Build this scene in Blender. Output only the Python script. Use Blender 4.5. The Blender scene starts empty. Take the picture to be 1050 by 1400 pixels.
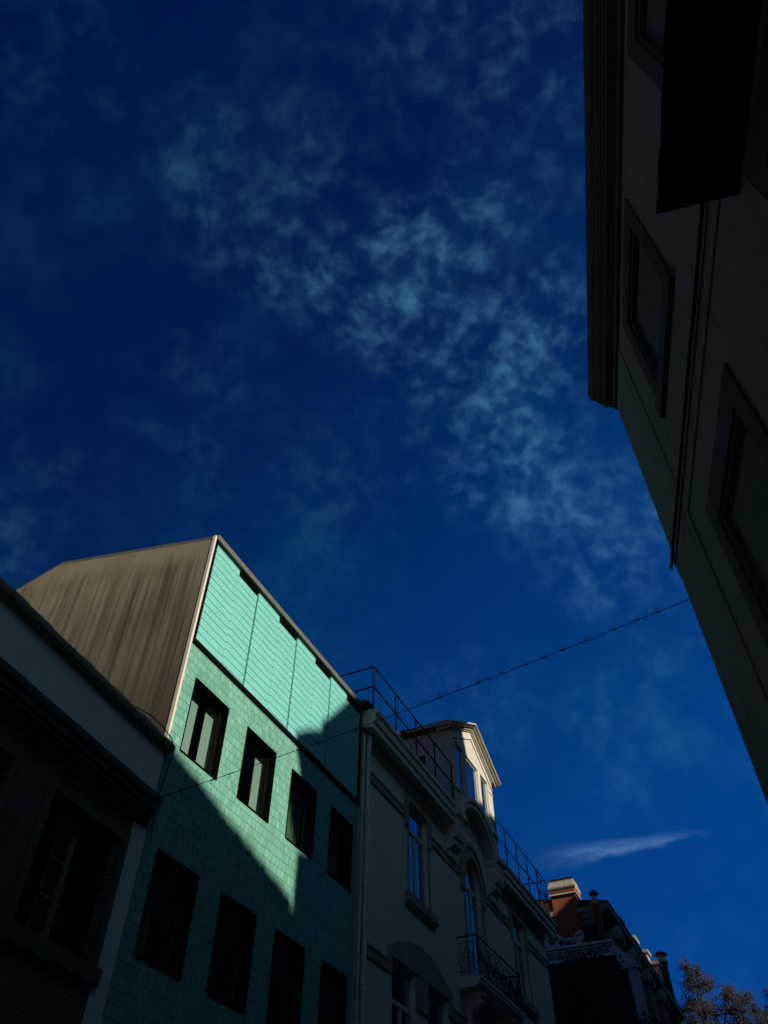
import bpy, bmesh, math, random
from mathutils import Vector, Matrix
random.seed(7)
R = math.radians
sc = bpy.context.scene
COL = sc.collection

# ------------------------------------------------------------------ frames
CAMZ = 1.6
class Frame:
    """A facade frame: s runs along the facade into the picture, q towards the street, z up."""
    def __init__(self, az, dist, side):
        self.t = Vector((math.sin(az), math.cos(az), 0))
        self.n = Vector((math.cos(az), -math.sin(az), 0))
        self.side = side                     # -1: facade left of the camera, +1: right
        self.o = self.n * (side * dist)
        self.q = self.n * (-side)            # towards the street
        self.sx = 1 if side < 0 else -1
        x = self.t * self.sx
        self.ang = math.atan2(x.y, x.x)
    def world(self, s, q=0, z=0):
        return self.o + self.t * s + self.q * q + Vector((0, 0, z))
AZL = 0.448839
FL = Frame(AZL, 8.0, -1)          # mint house, townhouse, far house
FW = Frame(R(21.16), 7.294, -1)   # low house, slightly turned
FR = Frame(0.192673, 2.1, 1)      # corner house on the right

# ------------------------------------------------------------------ mesh builder
class MB:
    def __init__(self, fr): self.v = []; self.f = []; self.fr = fr
    def add(self, vs, fs):
        b = len(self.v); self.v += [tuple(p) for p in vs]; self.f += [[b + i for i in f] for f in fs]
    def box(self, s0, s1, q0, q1, z0, z1):
        self.add([(s, q, z) for z in (z0, z1) for q in (q0, q1) for s in (s0, s1)],
                 [(0,1,3,2),(4,5,7,6),(0,1,5,4),(2,3,7,6),(0,2,6,4),(1,3,7,5)])
        return self
    def quad(self, a, b, c, d): self.add([a, b, c, d], [(0,1,2,3)]); return self
    def prism(self, pts, fn):      # pts -> two rings by fn(p, k)
        n = len(pts)
        self.add([fn(p, 0) for p in pts] + [fn(p, 1) for p in pts],
                 [tuple(range(n)), tuple(range(n, 2*n))] + [(i, (i+1) % n, n + (i+1) % n, n + i) for i in range(n)])
        return self
    def face_prism(self, poly, q0, q1):     # polygon in (s, z)
        return self.prism(poly, lambda p, k: (p[0], (q0, q1)[k], p[1]))
    def profile(self, poly, s0, s1):        # polygon in (q, z) run along s
        return self.prism(poly, lambda p, k: ((s0, s1)[k], p[0], p[1]))
    def side_profile(self, poly, q0, q1): return self.face_prism(poly, q0, q1)
    def tube(self, pts, r, n=6, r1=None, closed=False):
        pts = [Vector(p) for p in pts]; m = len(pts); rings = []
        for i, p in enumerate(pts):
            a = pts[max(i-1, 0)]; c = pts[min(i+1, m-1)]
            if closed: a = pts[(i-1) % m]; c = pts[(i+1) % m]
            d = (c - a).normalized() if (c - a).length > 1e-9 else Vector((0,0,1))
            u = d.orthogonal().normalized() if abs(d.z) > .99 else d.cross(Vector((0,0,1))).normalized()
            w = d.cross(u)
            rr = r if r1 is None else r + (r1 - r) * i / max(m-1, 1)
            rings.append([p + (u*math.cos(2*math.pi*k/n) + w*math.sin(2*math.pi*k/n)) * rr for k in range(n)])
        vs = [p for g in rings for p in g]; fs = []
        for i in range(m if closed else m-1):
            j = (i+1) % m
            for k in range(n):
                fs.append((i*n+k, i*n+(k+1) % n, j*n+(k+1) % n, j*n+k))
        if not closed: fs += [tuple(range(n)), tuple((m-1)*n + k for k in range(n))]
        self.add(vs, fs); return self
    def lathe(self, c, prof, n=14):          # prof: (r, z)
        vs = [(c[0] + r*math.cos(2*math.pi*k/n), c[1] + r*math.sin(2*math.pi*k/n), z) for r, z in prof for k in range(n)]
        fs = [(i*n+k, i*n+(k+1) % n, (i+1)*n+(k+1) % n, (i+1)*n+k) for i in range(len(prof)-1) for k in range(n)]
        fs += [tuple(range(n)), tuple((len(prof)-1)*n + k for k in range(n))]
        self.add(vs, fs); return self
    def wall(self, s0, s1, z0, z1, holes, q=0.0, depth=.3):
        """front sheet with real openings and their reveals"""
        xs = sorted({s0, s1, *[h[0] for h in holes], *[h[1] for h in holes]})
        zs = sorted({z0, z1, *[h[2] for h in holes], *[h[3] for h in holes]})
        for i in range(len(xs)-1):
            for j in range(len(zs)-1):
                cx, cz = (xs[i]+xs[i+1])/2, (zs[j]+zs[j+1])/2
                if any(h[0] < cx < h[1] and h[2] < cz < h[3] for h in holes): continue
                self.quad((xs[i],q,zs[j]),(xs[i+1],q,zs[j]),(xs[i+1],q,zs[j+1]),(xs[i],q,zs[j+1]))
        for a, b, c, d in [h[:4] for h in holes]:
            p = q - depth
            self.quad((a,q,c),(a,p,c),(a,p,d),(a,q,d)); self.quad((b,q,c),(b,p,c),(b,p,d),(b,q,d))
            self.quad((a,q,c),(b,q,c),(b,p,c),(a,p,c)); self.quad((a,q,d),(b,q,d),(b,p,d),(a,p,d))
        return self
    def under_arch(self, c, r, zs, rise, ztop, q0, q1, n=18):
        """solid between an arch curve and a level top"""
        for i in range(n):
            a0, a1 = math.pi*(1 - i/n), math.pi*(1 - (i+1)/n)
            x0, x1 = c + r*math.cos(a0), c + r*math.cos(a1)
            y0, y1 = zs + rise*math.sin(a0), zs + rise*math.sin(a1)
            self.face_prism([(x0, y0), (x1, y1), (x1, ztop), (x0, ztop)], q0, q1)
        return self
    def arch_band(self, c, zs, r0, h0, r1, h1, q0, q1, a_from=0.0, a_to=math.pi, n=22):
        for i in range(n):
            a, b = a_from + (a_to-a_from)*i/n, a_from + (a_to-a_from)*(i+1)/n
            self.face_prism([(c+r0*math.cos(a), zs+h0*math.sin(a)), (c+r1*math.cos(a), zs+h1*math.sin(a)),
                             (c+r1*math.cos(b), zs+h1*math.sin(b)), (c+r0*math.cos(b), zs+h0*math.sin(b))], q0, q1)
        return self
    def build(self, name, mat, parent=None, s0=0.0, org=(0,0,0), bevel=0, smooth=False):
        """org = (s, q, z) of the object's own origin in facade coordinates"""
        fr = self.fr
        def L(p, base): return Vector(((p[0]-base[0])*fr.sx, -(p[1]-base[1]), p[2]-base[2]))
        me = bpy.data.meshes.new(name)
        if parent is not None and parent.get('_s0') is not None: base = (parent['_s0'], parent['_q0'], 0)
        else: base = (s0, 0, 0)
        if parent is not None and '_off' in parent: base = tuple(parent['_off'])
        off = org if org != (0,0,0) else base
        me.from_pydata([L(p, off) for p in self.v], [], self.f)
        bm = bmesh.new(); bm.from_mesh(me)
        bmesh.ops.remove_doubles(bm, verts=bm.verts, dist=1e-5)
        bmesh.ops.recalc_face_normals(bm, faces=bm.faces)
        bm.to_mesh(me); bm.free()
        o = bpy.data.objects.new(name, me); COL.objects.link(o)
        me.materials.append(mat)
        o.parent = parent
        o.location = L(off, base)
        o['_off'] = off
        if bevel:
            b = o.modifiers.new('edge', 'BEVEL'); b.width = bevel; b.segments = 2; b.limit_method = 'ANGLE'; b.angle_limit = R(40)
        if smooth:
            for p in me.polygons: p.use_smooth = True
        return o
TEMP = []
def thing(name, label, cat, fr, s, q=0, group=None):
    o = bpy.data.objects.new(name, None); COL.objects.link(o)
    o.location = fr.world(s, q); o.rotation_euler = (0, 0, fr.ang); o.empty_display_size = .5
    o['label'] = label; o['category'] = cat
    if group: o['group'] = group
    o['_off'] = (s, q, 0.0)
    return o

# ------------------------------------------------------------------ materials
def new_mat(name):
    m = bpy.data.materials.new(name); m.use_nodes = True
    nt = m.node_tree; b = nt.nodes['Principled BSDF']
    return m, nt, b
def N(nt, t, **kw):
    n = nt.nodes.new(t)
    for k, v in kw.items():
        if hasattr(n, k): setattr(n, k, v)
        else: n.inputs[k].default_value = v
    return n
def mixc(nt, fac, a, b, mode='MIX'):
    n = nt.nodes.new('ShaderNodeMix'); n.data_type = 'RGBA'; n.blend_type = mode
    for sock, val in ((n.inputs[0], fac), (n.inputs[6], a), (n.inputs[7], b)):
        if hasattr(val, 'is_linked'): nt.links.new(val, sock)
        elif isinstance(val, (int, float)): sock.default_value = val
        else: sock.default_value = (*val, 1)
    return n.outputs[2]
def ramp(nt, src, a, b):
    n = nt.nodes.new('ShaderNodeMapRange'); n.interpolation_type = 'SMOOTHSTEP'
    nt.links.new(src, n.inputs[0]); n.inputs[1].default_value = a; n.inputs[2].default_value = b
    return n.outputs[0]
def noise(nt, vec, scale, detail=5, rough=.55):
    n = N(nt, 'ShaderNodeTexNoise'); n.inputs['Scale'].default_value = scale
    n.inputs['Detail'].default_value = detail; n.inputs['Roughness'].default_value = rough
    if vec is not None: nt.links.new(vec, n.inputs['Vector'])
    return n.outputs['Fac']
def objvec(nt, scale=(1,1,1)):
    tc = N(nt, 'ShaderNodeTexCoord'); mp = N(nt, 'ShaderNodeMapping')
    mp.inputs['Scale'].default_value = scale
    nt.links.new(tc.outputs['Object'], mp.inputs['Vector'])
    return mp.outputs[0]
def bump(nt, b, h, strength=.3, dist=.01):
    n = N(nt, 'ShaderNodeBump'); n.inputs['Strength'].default_value = strength; n.inputs['Distance'].default_value = dist
    nt.links.new(h, n.inputs['Height']); nt.links.new(n.outputs[0], b.inputs['Normal'])
def plaster(name, col, dark, rough=.85, streak=.5, scale=2.0, bmp=.25, fine=60):
    """weathered render: broad mottling, vertical run-off streaks, fine grain"""
    m, nt, b = new_mat(name)
    v = objvec(nt); vs = objvec(nt, (3.0, 3.0, .22))
    f1 = ramp(nt, noise(nt, v, scale, 6, .6), .35, .7)
    f2 = ramp(nt, noise(nt, vs, 2.2, 6, .65), .48, .75)
    c = mixc(nt, f1, col, tuple(x*.8+y*.2 for x, y in zip(col, dark)))
    mul = N(nt, 'ShaderNodeMath', operation='MULTIPLY'); nt.links.new(f2, mul.inputs[0]); mul.inputs[1].default_value = streak
    c = mixc(nt, mul.outputs[0], c, dark)
    nt.links.new(c, b.inputs['Base Color']); b.inputs['Roughness'].default_value = rough
    b.inputs['Specular IOR Level'].default_value = .25
    bump(nt, b, noise(nt, v, fine, 4, .6), bmp, .004)
    return m
def simple(name, col, rough=.5, metal=0.0, var=.25, scale=8.0, spec=.4):
    m, nt, b = new_mat(name)
    f = ramp(nt, noise(nt, objvec(nt), scale, 5, .6), .3, .75)
    nt.links.new(mixc(nt, f, col, tuple(x*(1-var) for x in col)), b.inputs['Base Color'])
    b.inputs['Roughness'].default_value = rough; b.inputs['Metallic'].default_value = metal
    b.inputs['Specular IOR Level'].default_value = spec
    return m
def glass(name, tint, refl, reflcol=(1,1,1), rough=.015, top=1.0):
    m, nt, b = new_mat(name); nt.nodes.remove(b)
    out = nt.nodes['Material Output']
    tr = N(nt, 'ShaderNodeBsdfTransparent'); tr.inputs[0].default_value = (*tint, 1)
    gl = N(nt, 'ShaderNodeBsdfGlossy'); gl.inputs[0].default_value = (*reflcol, 1); gl.inputs['Roughness'].default_value = rough
    v = objvec(nt); bp = N(nt, 'ShaderNodeBump'); bp.inputs['Strength'].default_value = .06; bp.inputs['Distance'].default_value = .02
    nt.links.new(noise(nt, v, 1.6, 2, .5), bp.inputs['Height']); nt.links.new(bp.outputs[0], gl.inputs['Normal'])
    fr = N(nt, 'ShaderNodeLayerWeight'); fr.inputs[0].default_value = .5       # facing = 1 - |cos|
    pw = N(nt, 'ShaderNodeMath', operation='POWER'); nt.links.new(fr.outputs['Facing'], pw.inputs[0]); pw.inputs[1].default_value = 4.0
    ma = N(nt, 'ShaderNodeMath', operation='MULTIPLY_ADD'); nt.links.new(pw.outputs[0], ma.inputs[0]); ma.inputs[1].default_value = top-refl; ma.inputs[2].default_value = refl
    mx = N(nt, 'ShaderNodeMixShader')
    nt.links.new(ma.outputs[0], mx.inputs[0]); nt.links.new(tr.outputs[0], mx.inputs[1]); nt.links.new(gl.outputs[0], mx.inputs[2])
    nt.links.new(mx.outputs[0], out.inputs[0])
    return m
def swizzle(nt, vec, flip=False):
    s = N(nt, 'ShaderNodeSeparateXYZ'); nt.links.new(vec, s.inputs[0])
    c = N(nt, 'ShaderNodeCombineXYZ'); nt.links.new(s.outputs[0], c.inputs[0]); nt.links.new(s.outputs[2], c.inputs[1])
    return c.outputs[0], s
def tile_mat(name, c1, c2, mortar, w, h, mort=.004, rough=.35, offset=.5):
    m, nt, b = new_mat(name)
    v = objvec(nt); uv, _ = swizzle(nt, v)
    br = N(nt, 'ShaderNodeTexBrick'); nt.links.new(uv, br.inputs['Vector'])
    br.offset = offset; br.inputs['Scale'].default_value = 1; br.inputs['Brick Width'].default_value = w; br.inputs['Row Height'].default_value = h
    br.inputs['Mortar Size'].default_value = mort; br.inputs['Mortar Smooth'].default_value = .15; br.inputs['Bias'].default_value = -.1
    br.inputs['Color1'].default_value = (*c1, 1); br.inputs['Color2'].default_value = (*c2, 1); br.inputs['Mortar'].default_value = (*mortar, 1)
    f = ramp(nt, noise(nt, objvec(nt, (26, 26, 3)), 1.0, 4, .6), .3, .75)          # drawn glaze
    f2 = ramp(nt, noise(nt, v, .9, 4, .6), .35, .7)
    c = mixc(nt, f, br.outputs['Color'], (.72, .78, .74), 'MULTIPLY')
    c = mixc(nt, f2, c, (.86, .9, .84), 'MULTIPLY')
    nt.links.new(c, b.inputs['Base Color'])
    b.inputs['Roughness'].default_value = rough; b.inputs['Specular IOR Level'].default_value = .3
    inv = N(nt, 'ShaderNodeMath', operation='SUBTRACT'); inv.inputs[0].default_value = 1; nt.links.new(br.outputs['Fac'], inv.inputs[1])
    ad = N(nt, 'ShaderNodeMath', operation='MULTIPLY_ADD'); nt.links.new(f, ad.inputs[0]); ad.inputs[1].default_value = .25; nt.links.new(inv.outputs[0], ad.inputs[2])
    bump(nt, b, ad.outputs[0], .5, .004)
    return m
def relief_mat(name, base, dark, line, row=.1745):
    """upper tile panels: level joints and a pressed pattern"""
    m, nt, b = new_mat(name)
    v = objvec(nt); uv, s = swizzle(nt, v)
    def tri(src, period, lo, hi):      # 0 at joint, 1 elsewhere
        a = N(nt, 'ShaderNodeMath', operation='PINGPONG'); nt.links.new(src, a.inputs[0]); a.inputs[1].default_value = period/2
        return ramp(nt, a.outputs[0], lo, hi)
    joint = tri(s.outputs[2], row, .005, .013)
    vo = N(nt, 'ShaderNodeTexVoronoi'); vo.feature = 'SMOOTH_F1'; vo.inputs['Scale'].default_value = 23; vo.inputs['Randomness'].default_value = .55
    vo.inputs['Smoothness'].default_value = .2
    nt.links.new(uv, vo.inputs['Vector'])
    dots = ramp(nt, vo.outputs['Distance'], .18, .42)
    vo2 = N(nt, 'ShaderNodeTexWave'); vo2.inputs['Scale'].default_value = 12; vo2.inputs['Distortion'].default_value = 6; vo2.inputs['Detail'].default_value = 1
    vo2.inputs['Detail Scale'].default_value = 2.0
    nt.links.new(uv, vo2.inputs['Vector'])
    pat = mixc(nt, .35, dots, vo2.outputs['Fac'])
    c = mixc(nt, pat, base, dark)
    c = mixc(nt, ramp(nt, noise(nt, v, 1.3, 4, .6), .35, .7), c, (.9, .93, .9), 'MULTIPLY')
    c = mixc(nt, joint, line, c)
    nt.links.new(c, b.inputs['Base Color'])
    b.inputs['Roughness'].default_value = .4; b.inputs['Specular IOR Level'].default_value = .3
    mm = N(nt, 'ShaderNodeMath', operation='MULTIPLY_ADD'); nt.links.new(joint, mm.inputs[0]); mm.inputs[1].default_value = 1.0; nt.links.new(pat, mm.inputs[2])
    bump(nt, b, mm.outputs[0], .55, .006)
    return m
def gable_mat(name):
    m, nt, b = new_mat(name)
    v = objvec(nt)
    broad = ramp(nt, noise(nt, v, .5, 4, .6), .35, .7)
    st1 = ramp(nt, noise(nt, objvec(nt, (3.6, 3.6, .1)), 1.0, 6, .66), .44, .66)
    st2 = ramp(nt, noise(nt, objvec(nt, (15, 15, .2)), 1.0, 6, .7), .46, .68)
    sx = N(nt, 'ShaderNodeSeparateXYZ'); nt.links.new(v, sx.inputs[0])
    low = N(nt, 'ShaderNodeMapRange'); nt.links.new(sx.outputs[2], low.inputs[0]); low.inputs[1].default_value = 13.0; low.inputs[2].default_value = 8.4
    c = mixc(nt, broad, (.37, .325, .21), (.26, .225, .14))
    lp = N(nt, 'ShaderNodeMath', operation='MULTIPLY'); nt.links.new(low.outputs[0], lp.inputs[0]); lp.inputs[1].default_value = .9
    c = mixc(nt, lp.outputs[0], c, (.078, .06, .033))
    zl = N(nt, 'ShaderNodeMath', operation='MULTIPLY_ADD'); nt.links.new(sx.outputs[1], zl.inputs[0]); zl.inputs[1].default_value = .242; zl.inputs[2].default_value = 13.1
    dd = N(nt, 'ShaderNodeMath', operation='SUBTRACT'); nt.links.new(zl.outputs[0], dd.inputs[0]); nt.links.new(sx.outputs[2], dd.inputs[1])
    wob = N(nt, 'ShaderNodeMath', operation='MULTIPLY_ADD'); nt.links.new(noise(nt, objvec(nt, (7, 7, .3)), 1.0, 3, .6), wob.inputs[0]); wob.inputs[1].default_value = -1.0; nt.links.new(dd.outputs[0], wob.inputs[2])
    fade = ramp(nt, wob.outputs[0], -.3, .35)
    def faded(x):
        q_ = N(nt, 'ShaderNodeMath', operation='MULTIPLY'); nt.links.new(x, q_.inputs[0]); nt.links.new(fade, q_.inputs[1]); return q_.outputs[0]
    st1, st2 = faded(st1), faded(st2)
    a = N(nt, 'ShaderNodeMath', operation='MULTIPLY'); nt.links.new(st1, a.inputs[0]); a.inputs[1].default_value = .8
    c = mixc(nt, a.outputs[0], c, (.085, .066, .038))
    a2 = N(nt, 'ShaderNodeMath', operation='MULTIPLY'); nt.links.new(st2, a2.inputs[0]); a2.inputs[1].default_value = .72
    c = mixc(nt, a2.outputs[0], c, (.055, .042, .026))
    nt.links.new(c, b.inputs['Base Color']); b.inputs['Roughness'].default_value = .9; b.inputs['Specular IOR Level'].default_value = .15
    bump(nt, b, noise(nt, v, 45, 4, .6), .2, .004)
    return m
def azulejo_mat(name):
    m, nt, b = new_mat(name)
    v = objvec(nt); uv, s = swizzle(nt, v)
    def pp(src, per):
        a = N(nt, 'ShaderNodeMath', operation='PINGPONG'); nt.links.new(src, a.inputs[0]); a.inputs[1].default_value = per/2; return a.outputs[0]
    px, pz = pp(s.outputs[0], .15), pp(s.outputs[2], .15)
    cv = N(nt, 'ShaderNodeCombineXYZ'); nt.links.new(px, cv.inputs[0]); nt.links.new(pz, cv.inputs[1])
    ln = N(nt, 'ShaderNodeVectorMath', operation='LENGTH'); nt.links.new(cv.outputs[0], ln.inputs[0])
    sn = N(nt, 'ShaderNodeMath', operation='SINE'); ml = N(nt, 'ShaderNodeMath', operation='MULTIPLY'); nt.links.new(ln.outputs['Value'], ml.inputs[0]); ml.inputs[1].default_value = 150
    nt.links.new(ml.outputs[0], sn.inputs[0])
    f = ramp(nt, sn.outputs[0], -.3, .5)
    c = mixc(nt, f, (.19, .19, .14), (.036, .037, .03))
    c = mixc(nt, ramp(nt, noise(nt, v, 3, 5, .6), .35, .7), c, (.6, .6, .55), 'MULTIPLY')
    nt.links.new(c, b.inputs['Base Color']); b.inputs['Roughness'].default_value = .4
    bump(nt, b, f, .2, .003)
    return m
def roof_mat(name, col):
    m, nt, b = new_mat(name)
    v = objvec(nt)
    w = N(nt, 'ShaderNodeTexWave'); w.inputs['Scale'].default_value = 1.6; w.bands_direction = 'X'; nt.links.new(v, w.inputs['Vector'])
    f = ramp(nt, noise(nt, v, 3, 6, .65), .3, .75)
    c = mixc(nt, f, col, tuple(x*.45 for x in col)); c = mixc(nt, w.outputs['Fac'], tuple(x*.35 for x in col), c)
    nt.links.new(c, b.inputs['Base Color']); b.inputs['Roughness'].default_value = .85
    bump(nt, b, w.outputs['Fac'], .8, .05)
    return m
def leaf_mat(name, c1, c2, rough=.55):
    m, nt, b = new_mat(name)
    g = N(nt, 'ShaderNodeNewGeometry')
    nt.links.new(mixc(nt, g.outputs['Random Per Island'], c1, c2), b.inputs['Base Color'])
    b.inputs['Roughness'].default_value = rough; b.inputs['Specular IOR Level'].default_value = .2
    return m

M = {}
M['tile'] = tile_mat('mint glazed tile', (.27, .58, .44), (.19, .465, .34), (.05, .14, .1), .13, .163, .0045)
M['relief'] = relief_mat('mint relief tile', (.39, .9, .8), (.19, .58, .49), (.045, .24, .2))
M['joint'] = simple('teal joint metal', (.03, .22, .19), .4, 0, .3)
M['gable'] = gable_mat('stained cement gable')
M['bronze'] = simple('dark bronze metal', (.004, .0035, .003), .6, 0, .3, 8, .06)
M['coping'] = plaster('grey coping', (.17, .16, .13), (.06, .055, .045), .6, .4)
M['white_trim'] = simple('white trim', (.8, .72, .58), .5, 0, .12)
M['dark'] = simple('dark interior', (.008, .009, .011), .9, 0, .3)
M['curtain'] = simple('pale blind fabric', (.36, .48, .38), .9, 0, .12, 30)
M['green_curtain'] = simple('green curtain', (.1, .19, .115), .9, 0, .35, 5)
M['pane'] = glass('window glass', (.8, .88, .88), .13)
M['sky_pane'] = glass('reflecting glass', (.25, .28, .28), .5, (.78, .85, .85))
M['plaster'] = plaster('pale plaster', (.82, .77, .63), (.55, .52, .42), .85, .35, 1.3)
M['stone'] = plaster('moulded stone', (.42, .385, .285), (.2, .18, .13), .8, .45, 3)
M['bay_stone'] = plaster('cream rendered stone', (.68, .625, .52), (.42, .38, .3), .8, .3, 2)
M['frame_white'] = simple('white painted frame', (.72, .72, .64), .45, 0, .15)
M['low_frame'] = simple('grey painted frame', (.2, .2, .18), .5, 0, .2)
M['iron'] = simple('black iron', (.008, .008, .009), .5, .4, .3)
M['rail_iron'] = simple('dark rail paint', (.006, .005, .005), .7, 0, .3, 8, .1)
M['pipe'] = simple('grey downpipe', (.8, .8, .7), .5, 0, .25)
M['roof_tile'] = roof_mat('clay roof tile', (.28, .1, .055))
M['slate'] = simple('dark slate', (.012, .012, .013), .7, 0, .5, 4)
M['low_band'] = plaster('blue grey parapet paint', (.8, .78, .72), (.5, .5, .46), .85, .25, 1.2)
M['low_stone'] = plaster('grimy limestone', (.115, .115, .085), (.04, .042, .034), .85, .6, 3)  # dark base tone with darker vertical streaks
M['low_dark'] = plaster('dark cornice stone', (.095, .12, .105), (.03, .035, .03), .85, .6, 3)  # dark greenish base tone, streaked darker
M['cap'] = plaster('mossy parapet cap', (.34, .3, .22), (.07, .065, .05), .9, .7, 4)
M['azulejo'] = azulejo_mat('patterned wall tile')
M['shutter'] = simple('black green shutter', (.006, .009, .008), .5, 0, .3)
M['right_wall'] = plaster('grey beige render', (.31, .265, .175), (.14, .12, .085), .9, .65, 1.6, .5, 35)
M['right_stone'] = plaster('dark limestone surround', (.12, .1, .066), (.05, .043, .03), .85, .5, 3)
M['right_pane'] = glass('dull glass', (.85, .85, .8), .02, (.5, .55, .5), .35, .05)
M['right_blind'] = simple('closed blind', (.25, .22, .15), .9, 0, .2)
M['canopy'] = simple('black canopy cloth', (.003, .003, .003), .95, 0, .3, 8, .05)
M['brick'] = plaster('red chimney render', (.36, .11, .052), (.2, .06, .035), .85, .35, 3)
M['chim_cap'] = plaster('weathered cap', (.4, .36, .28), (.15, .13, .1), .85, .7, 5)
M['orn'] = plaster('white garden stucco', (.54, .63, .57), (.27, .31, .28), .85, .5, 3)
M['orn_dark'] = plaster('painted groove shade', (.07, .075, .075), (.03, .03, .03), .9, .5, 3)  # shade of the carved grooves, put into the colour
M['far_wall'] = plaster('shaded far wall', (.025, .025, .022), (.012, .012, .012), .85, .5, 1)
M['far_stone'] = plaster('far stone trim', (.33, .31, .26), (.14, .13, .11), .85, .5, 2)
M['flue'] = plaster('brown flue', (.14, .06, .035), (.06, .03, .02), .85, .5, 3)
M['flue_pot'] = simple('pale clay pot', (.6, .48, .38), .8, 0, .3)
M['bark'] = plaster('bark', (.085, .07, .06), (.04, .033, .03), .9, .6, 6)
M['dark_bark'] = plaster('dark bark', (.05, .04, .03), (.02, .018, .015), .9, .6, 6)
M['leaf_far'] = leaf_mat('dry brown leaves', (.02, .019, .016), (.055, .049, .041))
M['leaf_dark'] = leaf_mat('evergreen leaves', (.012, .018, .01), (.03, .045, .022))
M['cable'] = simple('black cable', (.012, .012, .013), .6, 0, .2)
M['asphalt'] = plaster('asphalt', (.05, .05, .052), (.03, .03, .03), .9, .3, 2, .5, 90)
M['paving'] = plaster('limestone setts', (.22, .21, .19), (.12, .115, .1), .85, .3, 3, .5, 12)
M['kerb'] = plaster('kerb stone', (.28, .27, .25), (.15, .14, .13), .85, .3, 3)
M['earth'] = plaster('city ground', (.09, .085, .075), (.05, .045, .04), .95, .3, .2)
M['block'] = plaster('block render', (.15, .13, .1), (.1, .09, .07), .9, .4, 1)

def FM(fr=FL): return MB(fr)

# ------------------------------------------------------------------ ground
def struct(mb, name, mat):
    o = mb.build(name, mat); o['kind'] = 'structure'
    o.location = (0, 0, 0)
    return o
def ground_sheet(name, mat, pts, z0, z1=None):
    me = bpy.data.meshes.new(name); bm = bmesh.new()
    vs = [bm.verts.new((p[0], p[1], z0)) for p in pts]; f = bm.faces.new(vs)
    if z1 is not None:
        r = bmesh.ops.extrude_face_region(bm, geom=[f])
        for e in r['geom']:
            if isinstance(e, bmesh.types.BMVert): e.co.z = z1
    bmesh.ops.recalc_face_normals(bm, faces=bm.faces)
    if z1 is None and f.normal.z < 0: bmesh.ops.reverse_faces(bm, faces=bm.faces)
    bm.to_mesh(me); bm.free(); me.materials.append(mat)
    o = bpy.data.objects.new(name, me); COL.objects.link(o); o['kind'] = 'structure'; return o
ground_sheet('ground', M['earth'], [(-900,-900),(900,-900),(900,900),(-900,900)], -.13)
P = lambda s, q: FL.world(s, q)
Q = lambda s, q: FR.world(s, q)
road = [P(-40, 2), P(95, 2), P(95, 9), P(30, 9), Q(7.2, 1.4), Q(-40, 1.4)]
ground_sheet('road', M['asphalt'], [(p.x, p.y) for p in road], -.126)
pv = [P(-40, 0.02), P(95, .02), P(95, 1.85), P(-40, 1.85)]
ground_sheet('pavement', M['paving'], [(p.x, p.y) for p in pv], -.125, 0)
kb = [P(-40, 1.853), P(95, 1.853), P(95, 2), P(-40, 2)]
ground_sheet('kerb', M['kerb'], [(p.x, p.y) for p in kb], -.122, .004)
pv = [Q(-40, 0.02), Q(6.9, .02), Q(6.9, 1.25), Q(-40, 1.25)]
ground_sheet('pavement', M['paving'], [(p.x, p.y) for p in pv], -.125, 0)

# ------------------------------------------------------------------ mint house
T0, T1 = 8.57, 15.39
mh = thing('tiled_house', 'mint green tiled house with streaked grey gable, half in sunlight, between two pale houses', 'house', FL, T0)
up = [(8.93, 10.02), (10.66, 11.75), (12.37, 13.45), (14.08, 15.14)]
lo = [(8.93, 10.02), (10.66, 11.75), (12.37, 13.45), (14.08, 15.14)]
ZU = (8.435, 9.89); ZL = (5.33, 6.81); ZG = (1.0, 3.4)
holes = [(a, b, *ZU) for a, b in up] + [(a, b, *ZL) for a, b in lo] + [(a, b, *ZG) for a, b in lo]
FM().wall(T0 + .045, T1, 0, 10.5, holes, 0, .3).build('wall', M['tile'], mh)
# gable: outline seen from the near side; closed body behind
gp = [(0, 0), (0, 13.10), (-4.51, 14.19), (-9.2, 12.7), (-9.2, 0)]
g = FM(); g.prism([(q-.02, z) for q, z in gp], lambda p, k: ((T0-.0, T0+.25)[k], p[0], p[1])); g.build('gable_wall', M['gable'], mh)
g = FM(); g.box(T0+.3, T1-.02, -9.1, -1.3, 0, 12.2); g.box(T0+.3, T1-.02, -1.2, -.45, 10.5, 12.6); g.box(T0+.3, T1-.02, -1.25, -.34, 8.0, 8.15); g.box(T0+.3, T1-.02, -1.25, -.34, 4.2, 4.35)
g.build('inner_wall', M['dark'], mh)
g = FM()
g.prism([(.0, 13.11), (-4.51, 14.2), (-9.3, 12.68), (-9.3, 12.8), (-4.51, 14.31), (.03, 13.21)], lambda p, k: ((T0+.03, T1+.0)[k], p[0], p[1]))
g.build('roof', M['coping'], mh)
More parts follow.
